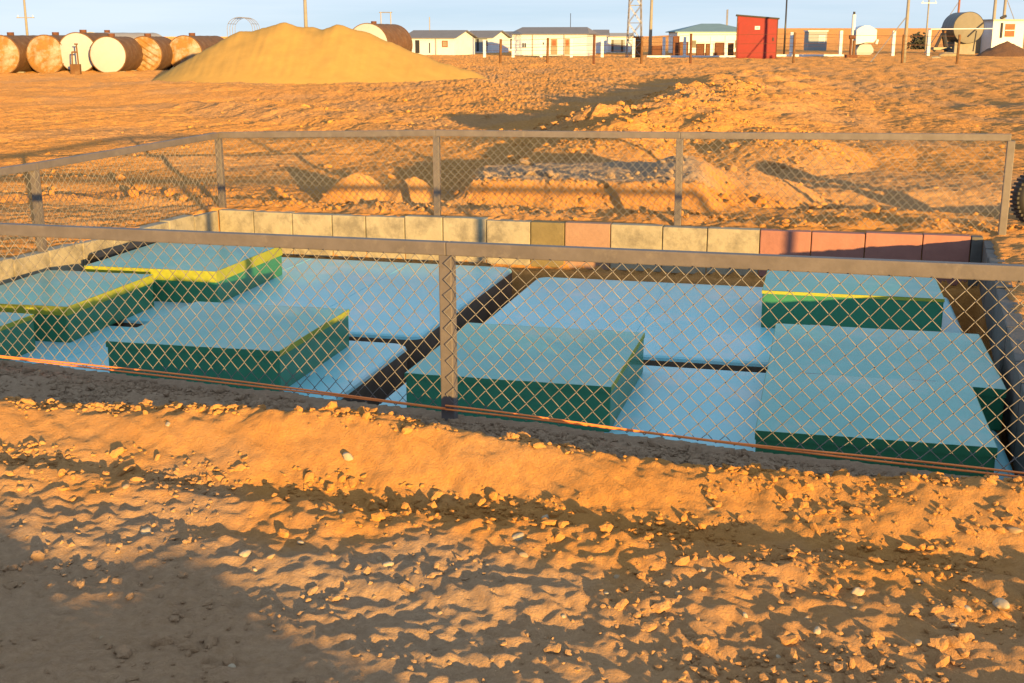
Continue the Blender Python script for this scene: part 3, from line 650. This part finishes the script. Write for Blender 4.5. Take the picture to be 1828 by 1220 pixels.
# ------------------------------------------------------------------ houses
def house(x0, x1, Y, eave_y, ridge_y, depth, rz, label, hip=0.0, openings=(), roof='greyroof', wall='white', over=0.35, chimney=None, gable='white'):
    xa, xb = atd(x0, Y), atd(x1, Y); X = (xa + xb) / 2; L_ = (xb - xa) / max(0.3, math.cos(rz)) ; zb = gz(X, Y) - 0.1
    t = thing('house', label, 'house', (X, Y, zb), rz, 'white houses across the yard')
    he = zat(eave_y, Y) - zb; hr = zat(ridge_y, Y) - zb
    mb = MB(); a = L_ / 2
    mb.box(-a, a, 0, depth, 0, he); mb.build('wall', M[wall], t)
    if hip == 0:
        for s in (-1, 1):
            g_ = MB(); x = s * a; x2 = x - s * 0.12
            g_.add([(x, 0.02, he), (x, depth - 0.02, he), (x, depth / 2, hr - 0.06), (x2, 0.02, he), (x2, depth - 0.02, he), (x2, depth / 2, hr - 0.06)], [(0, 1, 2), (5, 4, 3), (0, 3, 4, 1), (1, 4, 5, 2), (2, 5, 3, 0)]); g_.build('gable', M[gable], t)
    r_ = MB(); hx = hip * L_; th = 0.07; sl = (hr - he) / (depth / 2)
    ze = he - over * sl * 0.0
    A = [(-a - over, -over, ze), (a + over, -over, ze), (a + over - hx, depth / 2, hr), (-a - over + hx, depth / 2, hr), (-a - over, depth + over, ze), (a + over, depth + over, ze)]
    B = [(p[0], p[1], p[2] + th) for p in A]
    r_.add(A + B, [(0, 3, 2, 1), (6, 7, 8, 9), (3, 4, 5, 2), (9, 8, 11, 10), (0, 1, 7, 6), (4, 10, 11, 5), (1, 2, 8, 7), (2, 5, 11, 8), (0, 6, 9, 3), (3, 9, 10, 4)] + ([(1, 5, 2), (0, 3, 4)] if hip else []))
    rf = r_.build('roof', M[roof], t)
    if hip:
        for s, idx in ((1, (7, 11, 8)), (-1, (6, 10, 9))): MB().poly([(B[i - 6][0], B[i - 6][1], B[i - 6][2] + 0.004) for i in idx]).build('hip_slope', M[roof], rf)
    if chimney is not None: MB().tube([(chimney, depth / 2, hr - 0.1), (chimney, depth / 2, hr + 1.6)], 0.06, 8).build('flue', M['steel'], rf)
    for kind, ox, oz, ow, oh in openings:
        if kind == 'window':
            f_ = MB().box(ox - ow / 2, ox + ow / 2, -0.05, 0.03, oz, oz + oh).build('window', M['white'], t)
            for s in (-1, 1): MB().box(ox + s * ow / 4 - ow * .2, ox + s * ow / 4 + ow * .2, -0.065, 0.0, oz + 0.07, oz + oh - 0.07).build('pane', M['glassy'], f_)
        elif kind == 'brownwindow':
            f_ = MB().box(ox - ow / 2, ox + ow / 2, -0.05, 0.03, oz, oz + oh).build('window', M['brownwood'], t)
            MB().box(ox - ow * .35, ox + ow * .35, -0.065, 0.0, oz + oh * .15, oz + oh * .85).build('pane', M['cream'], f_)
        elif kind == 'door':
            f_ = MB().box(ox - ow / 2, ox + ow / 2, -0.05, 0.03, oz, oz + oh).build('door', M['cream'], t)
            MB().box(ox - ow * .3, ox + ow * .3, -0.065, 0.0, oz + oh * .55, oz + oh * .9).build('pane', M['brownwood'], f_)
        elif kind == 'dark':
            MB().box(ox - ow / 2, ox + ow / 2, -0.04, 0.03, oz, oz + oh).build('door', M['dark'], t)
        elif kind == 'pipe':
            MB().tube([(ox, -0.08, 0), (ox, -0.08, he - 0.05)], 0.06, 8).build('drain_pipe', M['grey'], t)
        elif kind == 'porch':
            MB().box(ox - ow / 2, ox + ow / 2, -0.03, 0.03, oz, oz + oh).build('grey_panel', M['paleblue'], t)
    return t
house(722, 812, 150, 69, 55, 6.0, R(-22), 'white gabled house with small brown window, closest to the sand pile', openings=[('dark', -1.6, .3, .55, 1.5), ('pipe', 0.85, 0, 0, 0), ('brownwindow', 2.0, 1.0, .75, .75), ('dark', 0.0, .3, .12, 1.2)], chimney=-1.4)
house(828, 878, 170, 68.5, 55.5, 6.0, R(-22), 'white gabled house with porch shade painted pale grey and dark windows', openings=[('porch', -0.2, .25, 3.2, 1.75), ('dark', 0.0, .3, .35, 1.6), ('window', 1.1, .9, .8, .9)])  # the porch wall's shade is a grey panel on the wall
house(884, 930, 190, 68, 57, 6.0, R(-15), 'white house half hidden behind the longest white house', openings=[('dark', 0.6, .4, .5, 1.5)])
house(914, 1046, 145, 62, 49.5, 6.0, R(-14), 'longest white house with grey hipped roof, window and cream doors', hip=0.10, openings=[('window', -2.9, .95, .5, .62), ('pipe', -1.9, 0, 0, 0), ('window', -0.75, 1.25, .4, .4), ('door', 0.6, .25, .75, 1.75), ('pipe', 1.8, 0, 0, 0), ('door', 2.15, .25, .55, 1.75)])
house(1062, 1082, 165, 64, 54, 5.0, R(-5), 'tiny white gabled house next to the longest house', openings=[])
house(1085, 1128, 172, 66, 60, 5.0, R(0), 'low white house with pale grey shutters beside the lattice mast', openings=[('porch', -0.2, .2, 1.9, 1.6), ('dark', -1.0, .2, .3, 1.6), ('dark', 0.3, .2, .3, 1.6)], roof='grey')
house(1209, 1345, 140, 58, 43, 8.0, R(0), 'white building with wide teal hipped roof behind the red shed', hip=0.42, roof='tealroof', chimney=1.8, openings=[('dark', -2.4, .6, .5, .8), ('dark', 2.4, .6, .5, .8)])

# ------------------------------------------------------------------ red shed
Yd = at(1350, 104.5)[1]; k = Yd / F
X = atd(1350, Yd); zb = gz(X, Yd) - 0.05; wsh = 69 * k
t = thing('red_shed', 'tall red metal shed with black sloping roof and small white sign', 'shed', (X, Yd, zb), R(-9))
h1, h2 = zat(28.5, Yd) - zb, zat(35, Yd) - zb; a = wsh / 2; dp = 2.4
MB().hexa([(-a, 0, 0), (a, 0, 0), (a, dp, 0), (-a, dp, 0), (-a, 0, h1), (a, 0, h2), (a, dp, h2), (-a, dp, h1)]).build('wall', M['red'], t)
MB().hexa([(-a - .1, -.14, h1), (a + .1, -.14, h2), (a + .1, dp + .1, h2), (-a - .1, dp + .1, h1), (-a - .1, -.14, h1 + .11), (a + .1, -.14, h2 + .11), (a + .1, dp + .1, h2 + .11), (-a - .1, dp + .1, h1 + .11)]).build('roof', M['black'], t)
dr = MB().box(-a + .12, a - .12, -0.03, 0.02, 0.10, h2 - 0.25).build('door', M['red'], t)
MB().box(a - .35, a - .25, -0.07, 0.0, 1.35, 1.6).build('handle', M['dark'], dr)
MB().box(-a - 0.015, -a + 0.05, -0.02, 0.05, 0, h1 - 0.02).build('corner_trim', M['darkrust'], t)
MB().box(a - 0.05, a + 0.015, -0.02, 0.05, 0, h2 - 0.02).build('corner_trim', M['darkrust'], t)
zs_ = zat(50, Yd) - zb; MB().box(-.19, .19, -0.055, -0.031, zs_ - .13, zs_ + .13).build('sign_plate', M['white'], t)
MB().box(-.09, .09, -0.062, -0.05, zs_ - .05, zs_ + .05).build('sign_mark', M['grey'], t)

# ------------------------------------------------------------------ yard fences of posts
def post_fence(label, posts, Yd, m, w_, wires, round_=False, kerb=None):
    xa = atd(posts[0][0], Yd); t = thing('post_fence', label, 'fence', (xa, Yd, 0))
    tops = []
    for p in posts:
        x, ty = p[0], p[1]; mm = p[2] if len(p) > 2 else m
        X = atd(x, Yd); z0 = gz(X, Yd) - 0.15; zt = zat(ty, Yd); tops.append((X - xa, zt, z0))
        mb = MB()
        if round_: mb.tube([(X - xa, 0, z0), (X - xa + random.uniform(-.05, .05), 0, zt)], w_ / 2, 8)
        else: mb.box(X - xa - w_ / 2, X - xa + w_ / 2, -w_ / 2, w_ / 2, z0, zt)
        mb.build('post', M[mm], t)
    for f in wires:
        mb = MB()
        for (xa_, ta, za), (xb_, tb, zb_) in zip(tops[:-1], tops[1:]):
            mb.tube([(xa_, -w_ / 2, za + .15 + (ta - za - .15) * f), ((xa_ + xb_) / 2, -w_ / 2, (za + zb_) / 2 + .13 + ((ta + tb - za - zb_) / 2 - .15) * f), (xb_, -w_ / 2, zb_ + .15 + (tb - zb_ - .15) * f)], 0.010, 4, cap=False)
        mb.build('wire', M['darkrust'], t)
    return t
post_fence('wire fence on rusty pipe posts running past the red shed', [(893, 70), (977, 68), (1060, 62, 'darkrust'), (1145, 66), (1233, 60, 'darkrust'), (1417, 58), (1611, 62), (1709, 62)], 78, 'rust', 0.16, (0.35, 0.65, 0.95), True)
post_fence('wire fence on white concrete posts in front of the houses', [(865, 72), (916, 72), (966, 71), (1020, 69), (1075, 70), (1131, 68), (1185, 66), (1222, 66), (1270, 66), (1296, 64), (1412, 58), (1500, 55), (1594, 55), (1657, 53)], 110, 'white', 0.24, (0.4, 0.75))
for x0, x1, lb in ((1155, 1315, 'white kerb strip running up to the red shed from the mast'), (1386, 1506, 'white kerb strip between the red shed and white vessel')):
    Yk = 107; xa, xb = atd(x0, Yk), atd(x1, Yk); zg = gz((xa + xb) / 2, Yk)
    o = MB().box(0, xb - xa, -0.12, 0.12, -0.3, 0.16).build('white_kerb', M['white'], bevel=0.02); o.location = (xa, Yk, zg); tag(o, lb, 'kerb')
# rusty sheet panels behind the white posts
pan = [(1131, 1147, 66, 'rust', 'tall rusty sheet panel by the lattice mast'), (1161, 1181, 83, 'darkrust', 'low dark rusty bin between the pale pole and a white post'), (1202, 1212, 66, 'darkrust', 'narrow upright dark rusty sheet before the teal-roofed building'), (1214, 1228, 76, 'rust', 'rusty open crate beside the narrow upright sheet'), (1244, 1257, 79, 'darkrust', 'rusty crate, first of three before the white wall'), (1261, 1273, 79, 'rust', 'rusty crate, middle of three before the white wall'), (1277, 1292, 77, 'darkrust', 'rusty crate, last of three before the white wall'), (1299, 1309, 78, 'rust', 'rusty crate against the side of the red shed')]
for x0, x1, ty, m, lb in pan:
    Yp = 118; xa, xb = atd(x0, Yp), atd(x1, Yp); zg = gz((xa + xb) / 2, Yp); h = zat(ty, Yp) - zg
    t = thing('rusty_bin', lb, 'bin', ((xa + xb) / 2, Yp, zg), 0); a = (xb - xa) / 2
    MB().box(-a, a, 0, 0.6, -0.1, h).build('panel', M[m], t)
    fr = MB()
    for s in (-1, 1): fr.box(s * a - .03, s * a + .03, -.05, 0.0, -.1, h + .05)
    fr.box(-a + .03, a - .03, -.05, 0, h - .04, h + .05); fr.build('frame', M['darkrust'], t)

# ------------------------------------------------------------------ poles and masts
def pole(x, base_y, top_y, label, m='concrete', r=0.11, cross=None, Yd=None, lean=0.0, lamp=False, guys=()):
    Y = Yd or at(x, base_y)[1]; X = atd(x, Y); z = gz(X, Y); h = zat(top_y, Y) - z
    t = thing('utility_pole' if not lamp else 'lamp_post', label, 'pole', (X, Y, z))
    MB().tube([(0, 0, -0.3), (lean * h, 0, h)], r, 12, r2=r * 0.72).build('shaft', M[m], t, smooth=True)
    if cross:
        for zc in cross:
            MB().beam((-0.9 + lean * h, -0.08, h - zc), (0.9 + lean * h, -0.08, h - zc), 0.09, 0.09).build('crossarm', M['steel'], t)
            for xx in (-0.75, 0.75): MB().tube([(xx + lean * h, -0.08, h - zc + .05), (xx + lean * h, -0.08, h - zc + .25)], 0.05, 8).build('insulator', M['white'], t)
    if lamp:
        MB().tube([(0, 0, h - .05), (0, 0, h + .12), (0, 0, h + .22)], 0.30, 12, r2=0.12).build('lamp_head', M['dark'], t)
    for (hx, hz, gx) in guys: MB().tube([(lean * hz, 0, hz), (gx, 0, 0.0)], 0.035, 6).build('brace', M['steel'], t)
    return t
pole(51, 84, -30, 'pale pole with crossarm rising behind the storage tanks', cross=[(3.4)], r=0.14, Yd=130)
pole(548, 96, -25, 'pale concrete pole standing behind the sand pile', r=0.16, Yd=95)
pole(1160, 97, -25, 'pale concrete pole beside the lattice mast', r=0.16, lean=0.012, Yd=112)
pole(1400, 93, -4, 'dark lamp post beside the red shed', m='dark', r=0.10, lamp=True, Yd=120)
pole(1614, 108, -25, 'thick pale pole with diagonal brace, rising by a rusty fence post', r=0.125, lean=0.006, Yd=82, guys=((2.6, 3.0, -2.2),))
pole(1652, 88, 0, 'slim pale pole with small crossarm behind the white fence posts', r=0.11, Yd=150, cross=[0.35])
pole(1705, 95, -20, 'brown pole standing behind the grey-ended tank', m='brownwood', r=0.13, lean=0.006, Yd=124, guys=((3.0, 5.0, -3.0),))
pole(1769, 92, -20, 'pale pole left of the brown-doored white hut', r=0.19, lean=0.004, Yd=126)
pole(1787, 92, -20, 'pale twin pole with stay rising behind the white hut', r=0.18, Yd=127, guys=((5.2, 5.5, 2.6),))
pole(943 + 75, 84, 24, 'thin aerial mast above the longest white house', m='dark', r=0.06, Yd=190)
pole(1297, 84, 17, 'thin aerial mast above the teal-roofed building', m='steel', r=0.07, Yd=170)
# lattice mast
Yl = 118; Xl = atd(1132, Yl); zl = gz(Xl, Yl); b = 26 * Yl / F / 2; HT = 11.0
t = thing('lattice_mast', 'grey steel lattice mast standing behind the white post fence', 'mast', (Xl, Yl, zl))
leg = lambda sx, sy, z: (sx * b * (1 - 0.045 * z), sy * b * (1 - 0.045 * z), z)
for sx in (-1, 1):
    for sy in (-1, 1): MB().tube([leg(sx, sy, -0.2), leg(sx, sy, HT)], 0.045, 6).build('leg', M['steel'], t)
nb_ = 7
for i in range(nb_):
    z0, z1 = HT * i / nb_, HT * (i + 1) / nb_; mb = MB()
    for (s0, s1) in (((-1, -1), (1, -1)), ((1, -1), (1, 1)), ((1, 1), (-1, 1)), ((-1, 1), (-1, -1))):
        mb.tube([leg(*s0, z0), leg(*s1, z1)], 0.028, 5); mb.tube([leg(*s1, z0), leg(*s0, z1)], 0.028, 5); mb.tube([leg(*s0, z1), leg(*s1, z1)], 0.028, 5)
    mb.build('bracing', M['steel'], t)
# portal frame far off
Yp = 240; xa, xb = atd(681, Yp), atd(698.5, Yp); zt_ = zat(21.5, Yp)
t = thing('pole_frame', 'far grey goal-shaped pole frame above the brown tank', 'pole', ((xa + xb) / 2, Yp, 0)); a = (xb - xa) / 2
for s in (-1, 1): MB().tube([(s * a, 0, -0.6), (s * a, 0, zt_)], 0.10, 8).build('pole', M['steel'], t)
MB().tube([(-a - .3, 0, zt_ - .1), (a + .3, 0, zt_ - .1)], 0.09, 8).build('crossbar', M['steel'], t)
# bare arched hoop frame
Yf = 85; xa = atd(408, Yf); t = thing('hoop_frame', 'bare thin arched metal frame rising behind the sand pile', 'frame', (xa, Yf, 0))
zt_ = zat(31, Yf); wv = 44 * Yf / F
for q in range(4):
    pts = [(0, q * 0.8, -0.2)] + [(wv / 2 - wv / 2 * math.cos(math.pi * i / 14), q * 0.8, zt_ - 0.75 + 0.75 * math.sin(math.pi * i / 14)) for i in range(15)] + [(wv, q * 0.8, -0.2)]
    MB().tube(pts, 0.018, 5).build('hoop', M['steel'], t)
for i in (2, 5, 7, 9, 12):
    x, z = wv / 2 - wv / 2 * math.cos(math.pi * i / 14), zt_ - 0.75 + 0.75 * math.sin(math.pi * i / 14)
    MB().tube([(x, 0, z), (x, 2.4, z)], 0.016, 5).build('purlin', M['steel'], t)

# ------------------------------------------------------------------ right-hand yard
Yv = 100; k = Yv / F; X = atd(1546, Yv); zb = gz(X, Yv)
t = thing('white_vessel', 'white angular vessel with chimney on a round white base', 'vessel', (X, Yv, zb))
def px(x): return atd(x, Yv) - X
def pz(y): return zat(y, Yv) - zb
out = [(1527, 80), (1527, 54), (1533, 49), (1541, 46), (1549, 46), (1556, 49.5), (1563, 54), (1563, 70), (1558, 76), (1545, 76), (1536, 78)]
n = len(out); vs_ = [(px(x), 0, pz(y)) for x, y in out] + [(px(x), 1.5, pz(y)) for x, y in out]
MB().add(vs_, [tuple(range(n - 1, -1, -1)), tuple(range(n, 2 * n))] + [(i, (i + 1) % n, n + (i + 1) % n, n + i) for i in range(n)]).build('body', M['white'], t)
out = [(1531, 98), (1530, 90), (1535, 81), (1545, 77.5), (1555, 80), (1560, 88), (1560, 94), (1555, 98)]
n = len(out); vs_ = [(px(x), 0.15, pz(y)) for x, y in out] + [(px(x), 1.35, pz(y)) for x, y in out]
MB().add(vs_, [tuple(range(n - 1, -1, -1)), tuple(range(n, 2 * n))] + [(i, (i + 1) % n, n + (i + 1) % n, n + i) for i in range(n)]).build('base', M['tankwhite'], t)
ch = MB().tube([(px(1523.5), 0.5, 0), (px(1523.5), 0.5, pz(26))], 0.15, 12).build('chimney', M['white'], t)
MB().tube([(px(1523.5), 0.5, pz(26)), (px(1523.5), 0.5, pz(21))], 0.09, 10).build('cap', M['dark'], ch)
MB().tube([(px(1565), 0.3, pz(79)), (px(1567), 0.3, pz(71))], 0.11, 8).build('spout', M['white'], t)
X2 = atd(1518, 99); t = thing('rusty_valve', 'dark rusty valve and pipe beside the white vessel', 'valve', (X2, 99, gz(X2, 99)))
MB().tube([(0, 0, -0.1), (0, 0, 1.5)], 0.10, 10).build('pipe', M['darkrust'], t); MB().tube([(0.25, 0, -0.1), (0.25, 0, 1.3)], 0.12, 10).build('pipe', M['rust'], t)
MB().tube([(-.15, 0, 1.55), (.3, 0, 1.55)], 0.16, 10).build('wheel', M['darkrust'], t); MB().box(-.35, .5, -.3, .3, -.1, .22).build('foot', M['darkrust'], t)
# pale blue cabin
Yc = 150; X = atd(1459, Yc); zb = gz(X, Yc); a = 16 * Yc / F
t = thing('cabin', 'small pale cabin with a blue window behind the kerb strip', 'cabin', (X, Yc, zb)); h = zat(56.5, Yc) - zb
MB().box(-a, a, 0, 2.2, -.2, h).build('wall', M['paleblue'], t); MB().box(-a - .1, a + .1, -.1, 2.3, h, h + .12).build('roof', M['white'], t)
f_ = MB().box(0.1, 0.85, -.05, .02, h - 1.35, h - .45).build('window', M['white'], t); MB().box(.16, .79, -.07, 0, h - 1.29, h - .51).build('pane', mat('blue_glass', (0.10, 0.19, 0.32), 0.3), f_)
# white hut with brown door
Yh = 121; k = Yh / F; X = atd(1797, Yh); zb = gz(X, Yh); a = 28.5 * k
t = thing('white_hut', 'small white hut with brown shutter and flat grey roof', 'hut', (X, Yh, zb), R(6)); h = zat(37, Yh) - zb
MB().box(-a, a, 0, 2.4, -.2, h).build('wall', M['white'], t); MB().box(-a - .15, a + .15, -.25, 2.5, h, h + .12).build('roof', M['grey'], t)
s_ = MB().box(-0.35, 0.6, -.06, .02, zat(66, Yh) - zb, zat(43, Yh) - zb).build('shutter', M['brownwood'], t)
MB().box(-0.35, 0.6, -.085, -.05, zat(54.5, Yh) - zb - .04, zat(54.5, Yh) - zb + .04).build('rail', M['white'], s_)
lp = MB().tube([(-0.72, -.12, zat(68, Yh) - zb), (-0.72, -.12, zat(41, Yh) - zb)], 0.09, 10).build('pipe', M['dark'], t)
MB().tube([(-0.95, -.12, zat(33, Yh) - zb), (-0.72, -.12, zat(30.5, Yh) - zb), (-0.42, -.12, zat(29, Yh) - zb)], 0.13, 10).build('hood', M['dark'], t)
# cream wall, dark frame, pipeline, rocks, mound, tyre
Yw = 123; xa, xb = atd(1717, Yw), atd(1757, Yw); zg = gz((xa + xb) / 2, Yw)
t = thing('cream_wall', 'short cream plaster wall below the grey-ended tank', 'wall', (xa, Yw, zg)); h = zat(56, Yw) - zg
MB().box(0, xb - xa, 0, .2, -.2, h).build('slab', M['cream'], t); MB().box(xb - xa, xb - xa + .18, -.04, .24, -.2, h - .02).build('end_post', M['rust'], t)
Yr = 113; X = atd(1738, Yr); z = gz(X, Yr)
t = thing('branched_pipe', 'dark forked pipe leaning before the cream wall', 'pipe', (X, Yr, z)); q = lambda x, y: (atd(x, Yr) - X, 0, zat(y, Yr) - z)
MB().tube([q(1751, 41), q(1737, 54), q(1725, 66)], 0.075, 8).build('branch', M['dark'], t); MB().tube([q(1740, 55), q(1737, 92)], 0.055, 8).build('stem', M['dark'], t)
Yq = 115; X = atd(1676, Yq); z = gz(X, Yq); q = lambda x, y: (atd(x, Yq) - X, 0, zat(y, Yq) - z)
t = thing('pump_frame', 'dark leaning pump frame on skids left of the grey-ended tank', 'pump', (X, Yq, z))
MB().tube([q(1667, 92), q(1680, 60)], 0.14, 8).build('strut', M['dark'], t); MB().tube([q(1690, 92), q(1682, 60)], 0.22, 8).build('strut', M['dark'], t)
MB().beam(q(1664, 87), q(1696, 87), .8, .22).build('skid', M['dark'], t); MB().tube([q(1684, 55), q(1684, 66)], 0.12, 8).build('motor', M['rust'], t)
Yq = 109.6; xa, xb = atd(1657, Yq), atd(1768, Yq); o = MB().tube([(0, 0, 0), (xb - xa, 0, 0.05)], 0.045, 8).build('white_pipeline', M['white']); o.location = (xa, Yq - .2, zat(52.5, Yq)); tag(o, 'thin white pipe running level from white post to white hut', 'pipe')
for x, y, s_, lb in ((1692, 101, .42, 'pale squared rock pile lying between rusty fence posts'), (1672, 104, .25, 'small pale rock slab beside the squared rock pile')):
    X, Y = at(x, y); v, f = lump(2, 300 + x, 0.16); me = raw_mesh('rock', v * (s_ * 1.3, s_, s_ * .55), f, False); me.materials.append(M['cream']); o = link('rock', me); o.location = (X, Y, gz(X, Y) + s_ * .2); tag(o, lb, 'rock')
def heap(name, x, y, rx, h, m, label, Yd):
    X = atd(x, Yd); n, rr = 48, 14; V = [(0, 0, h)]; Fq = []
    for i in range(1, rr + 1):
        for j in range(n):
            a = 2 * math.pi * j / n; q = i / rr; x_, y_ = rx * q * math.cos(a), rx * 0.6 * q * math.sin(a)
            V.append((x_, y_, h * (1 - q) ** 0.8 * 1.0 - .25 * q + 0.10 * float(pn(np.array([x_ / .5]), np.array([y_ / .5 + 9]), 80)[0])))
    me = MB().add(V, [(0, 1 + j, 1 + (j + 1) % n) for j in range(n)] + [(1 + i * n + j, 1 + (i + 1) * n + j, 1 + (i + 1) * n + (j + 1) % n, 1 + i * n + (j + 1) % n) for i in range(rr - 1) for j in range(n)])
    o = me.build(name, m, smooth=True); o.location = (X, Yd, gz(X, Yd)); tag(o, label, 'heap'); return o
heap('dark_dirt_heap', 1796, 95, 2.9, 1.25, mat('dark_soil', (0.10, 0.055, 0.035), 0.95, var=0.25), 'dark brown dirt heap in front of the small white hut', 108)
Yb = 165; Xb = atd(1640, Yb); zb = gz(Xb, Yb); br = np.random.RandomState(9)
bp_ = np.stack([Xb + br.normal(0, .55, 260), Yb + br.normal(0, .5, 260), zb + np.abs(br.normal(0.7, .55, 260))], 1)
t = thing('far_bush', 'dark round bush on the far plain behind the white fence posts', 'bush', (Xb, Yb, zb))
me = scatter('foliage', bp_ - (Xb, Yb, zb), br.uniform(.08, .22, 260), 1, 90); me.materials.append(mat('dark_foliage', (0.035, 0.04, 0.03), 0.9)); o = link('foliage', me, t); o['kind'] = 'stuff'
MB().tube([(0, 0, -.1), (0.05, 0, 1.0)], 0.09, 8, r2=0.04).build('stem', M['brownwood'], t)
# tyre at the right edge
X, Y = at(1849, 392); z = gz(X, Y); t = thing('tyre', 'black tyre standing upright in the dirt outside the corner fence post', 'tyre', (X, Y, z - 0.03), R(12))
pts = [(0.16 * math.sin(2 * math.pi * j / 36), 0, 0.26 + 0.16 * math.cos(2 * math.pi * j / 36)) for j in range(37)]
MB().tube(pts, 0.09, 12, cap=False, up=(0, 1, 0)).build('carcass', M['black'], t, smooth=True)
tr = MB()
for j in range(36):
    a = 2 * math.pi * j / 36; c_, s_ = math.cos(a), math.sin(a)
    tr.beam((0.245 * s_, -.06, .26 + .245 * c_), (0.245 * s_, .06, .26 + .245 * c_), .022, .022)
tr.build('tread', M['black'], t)
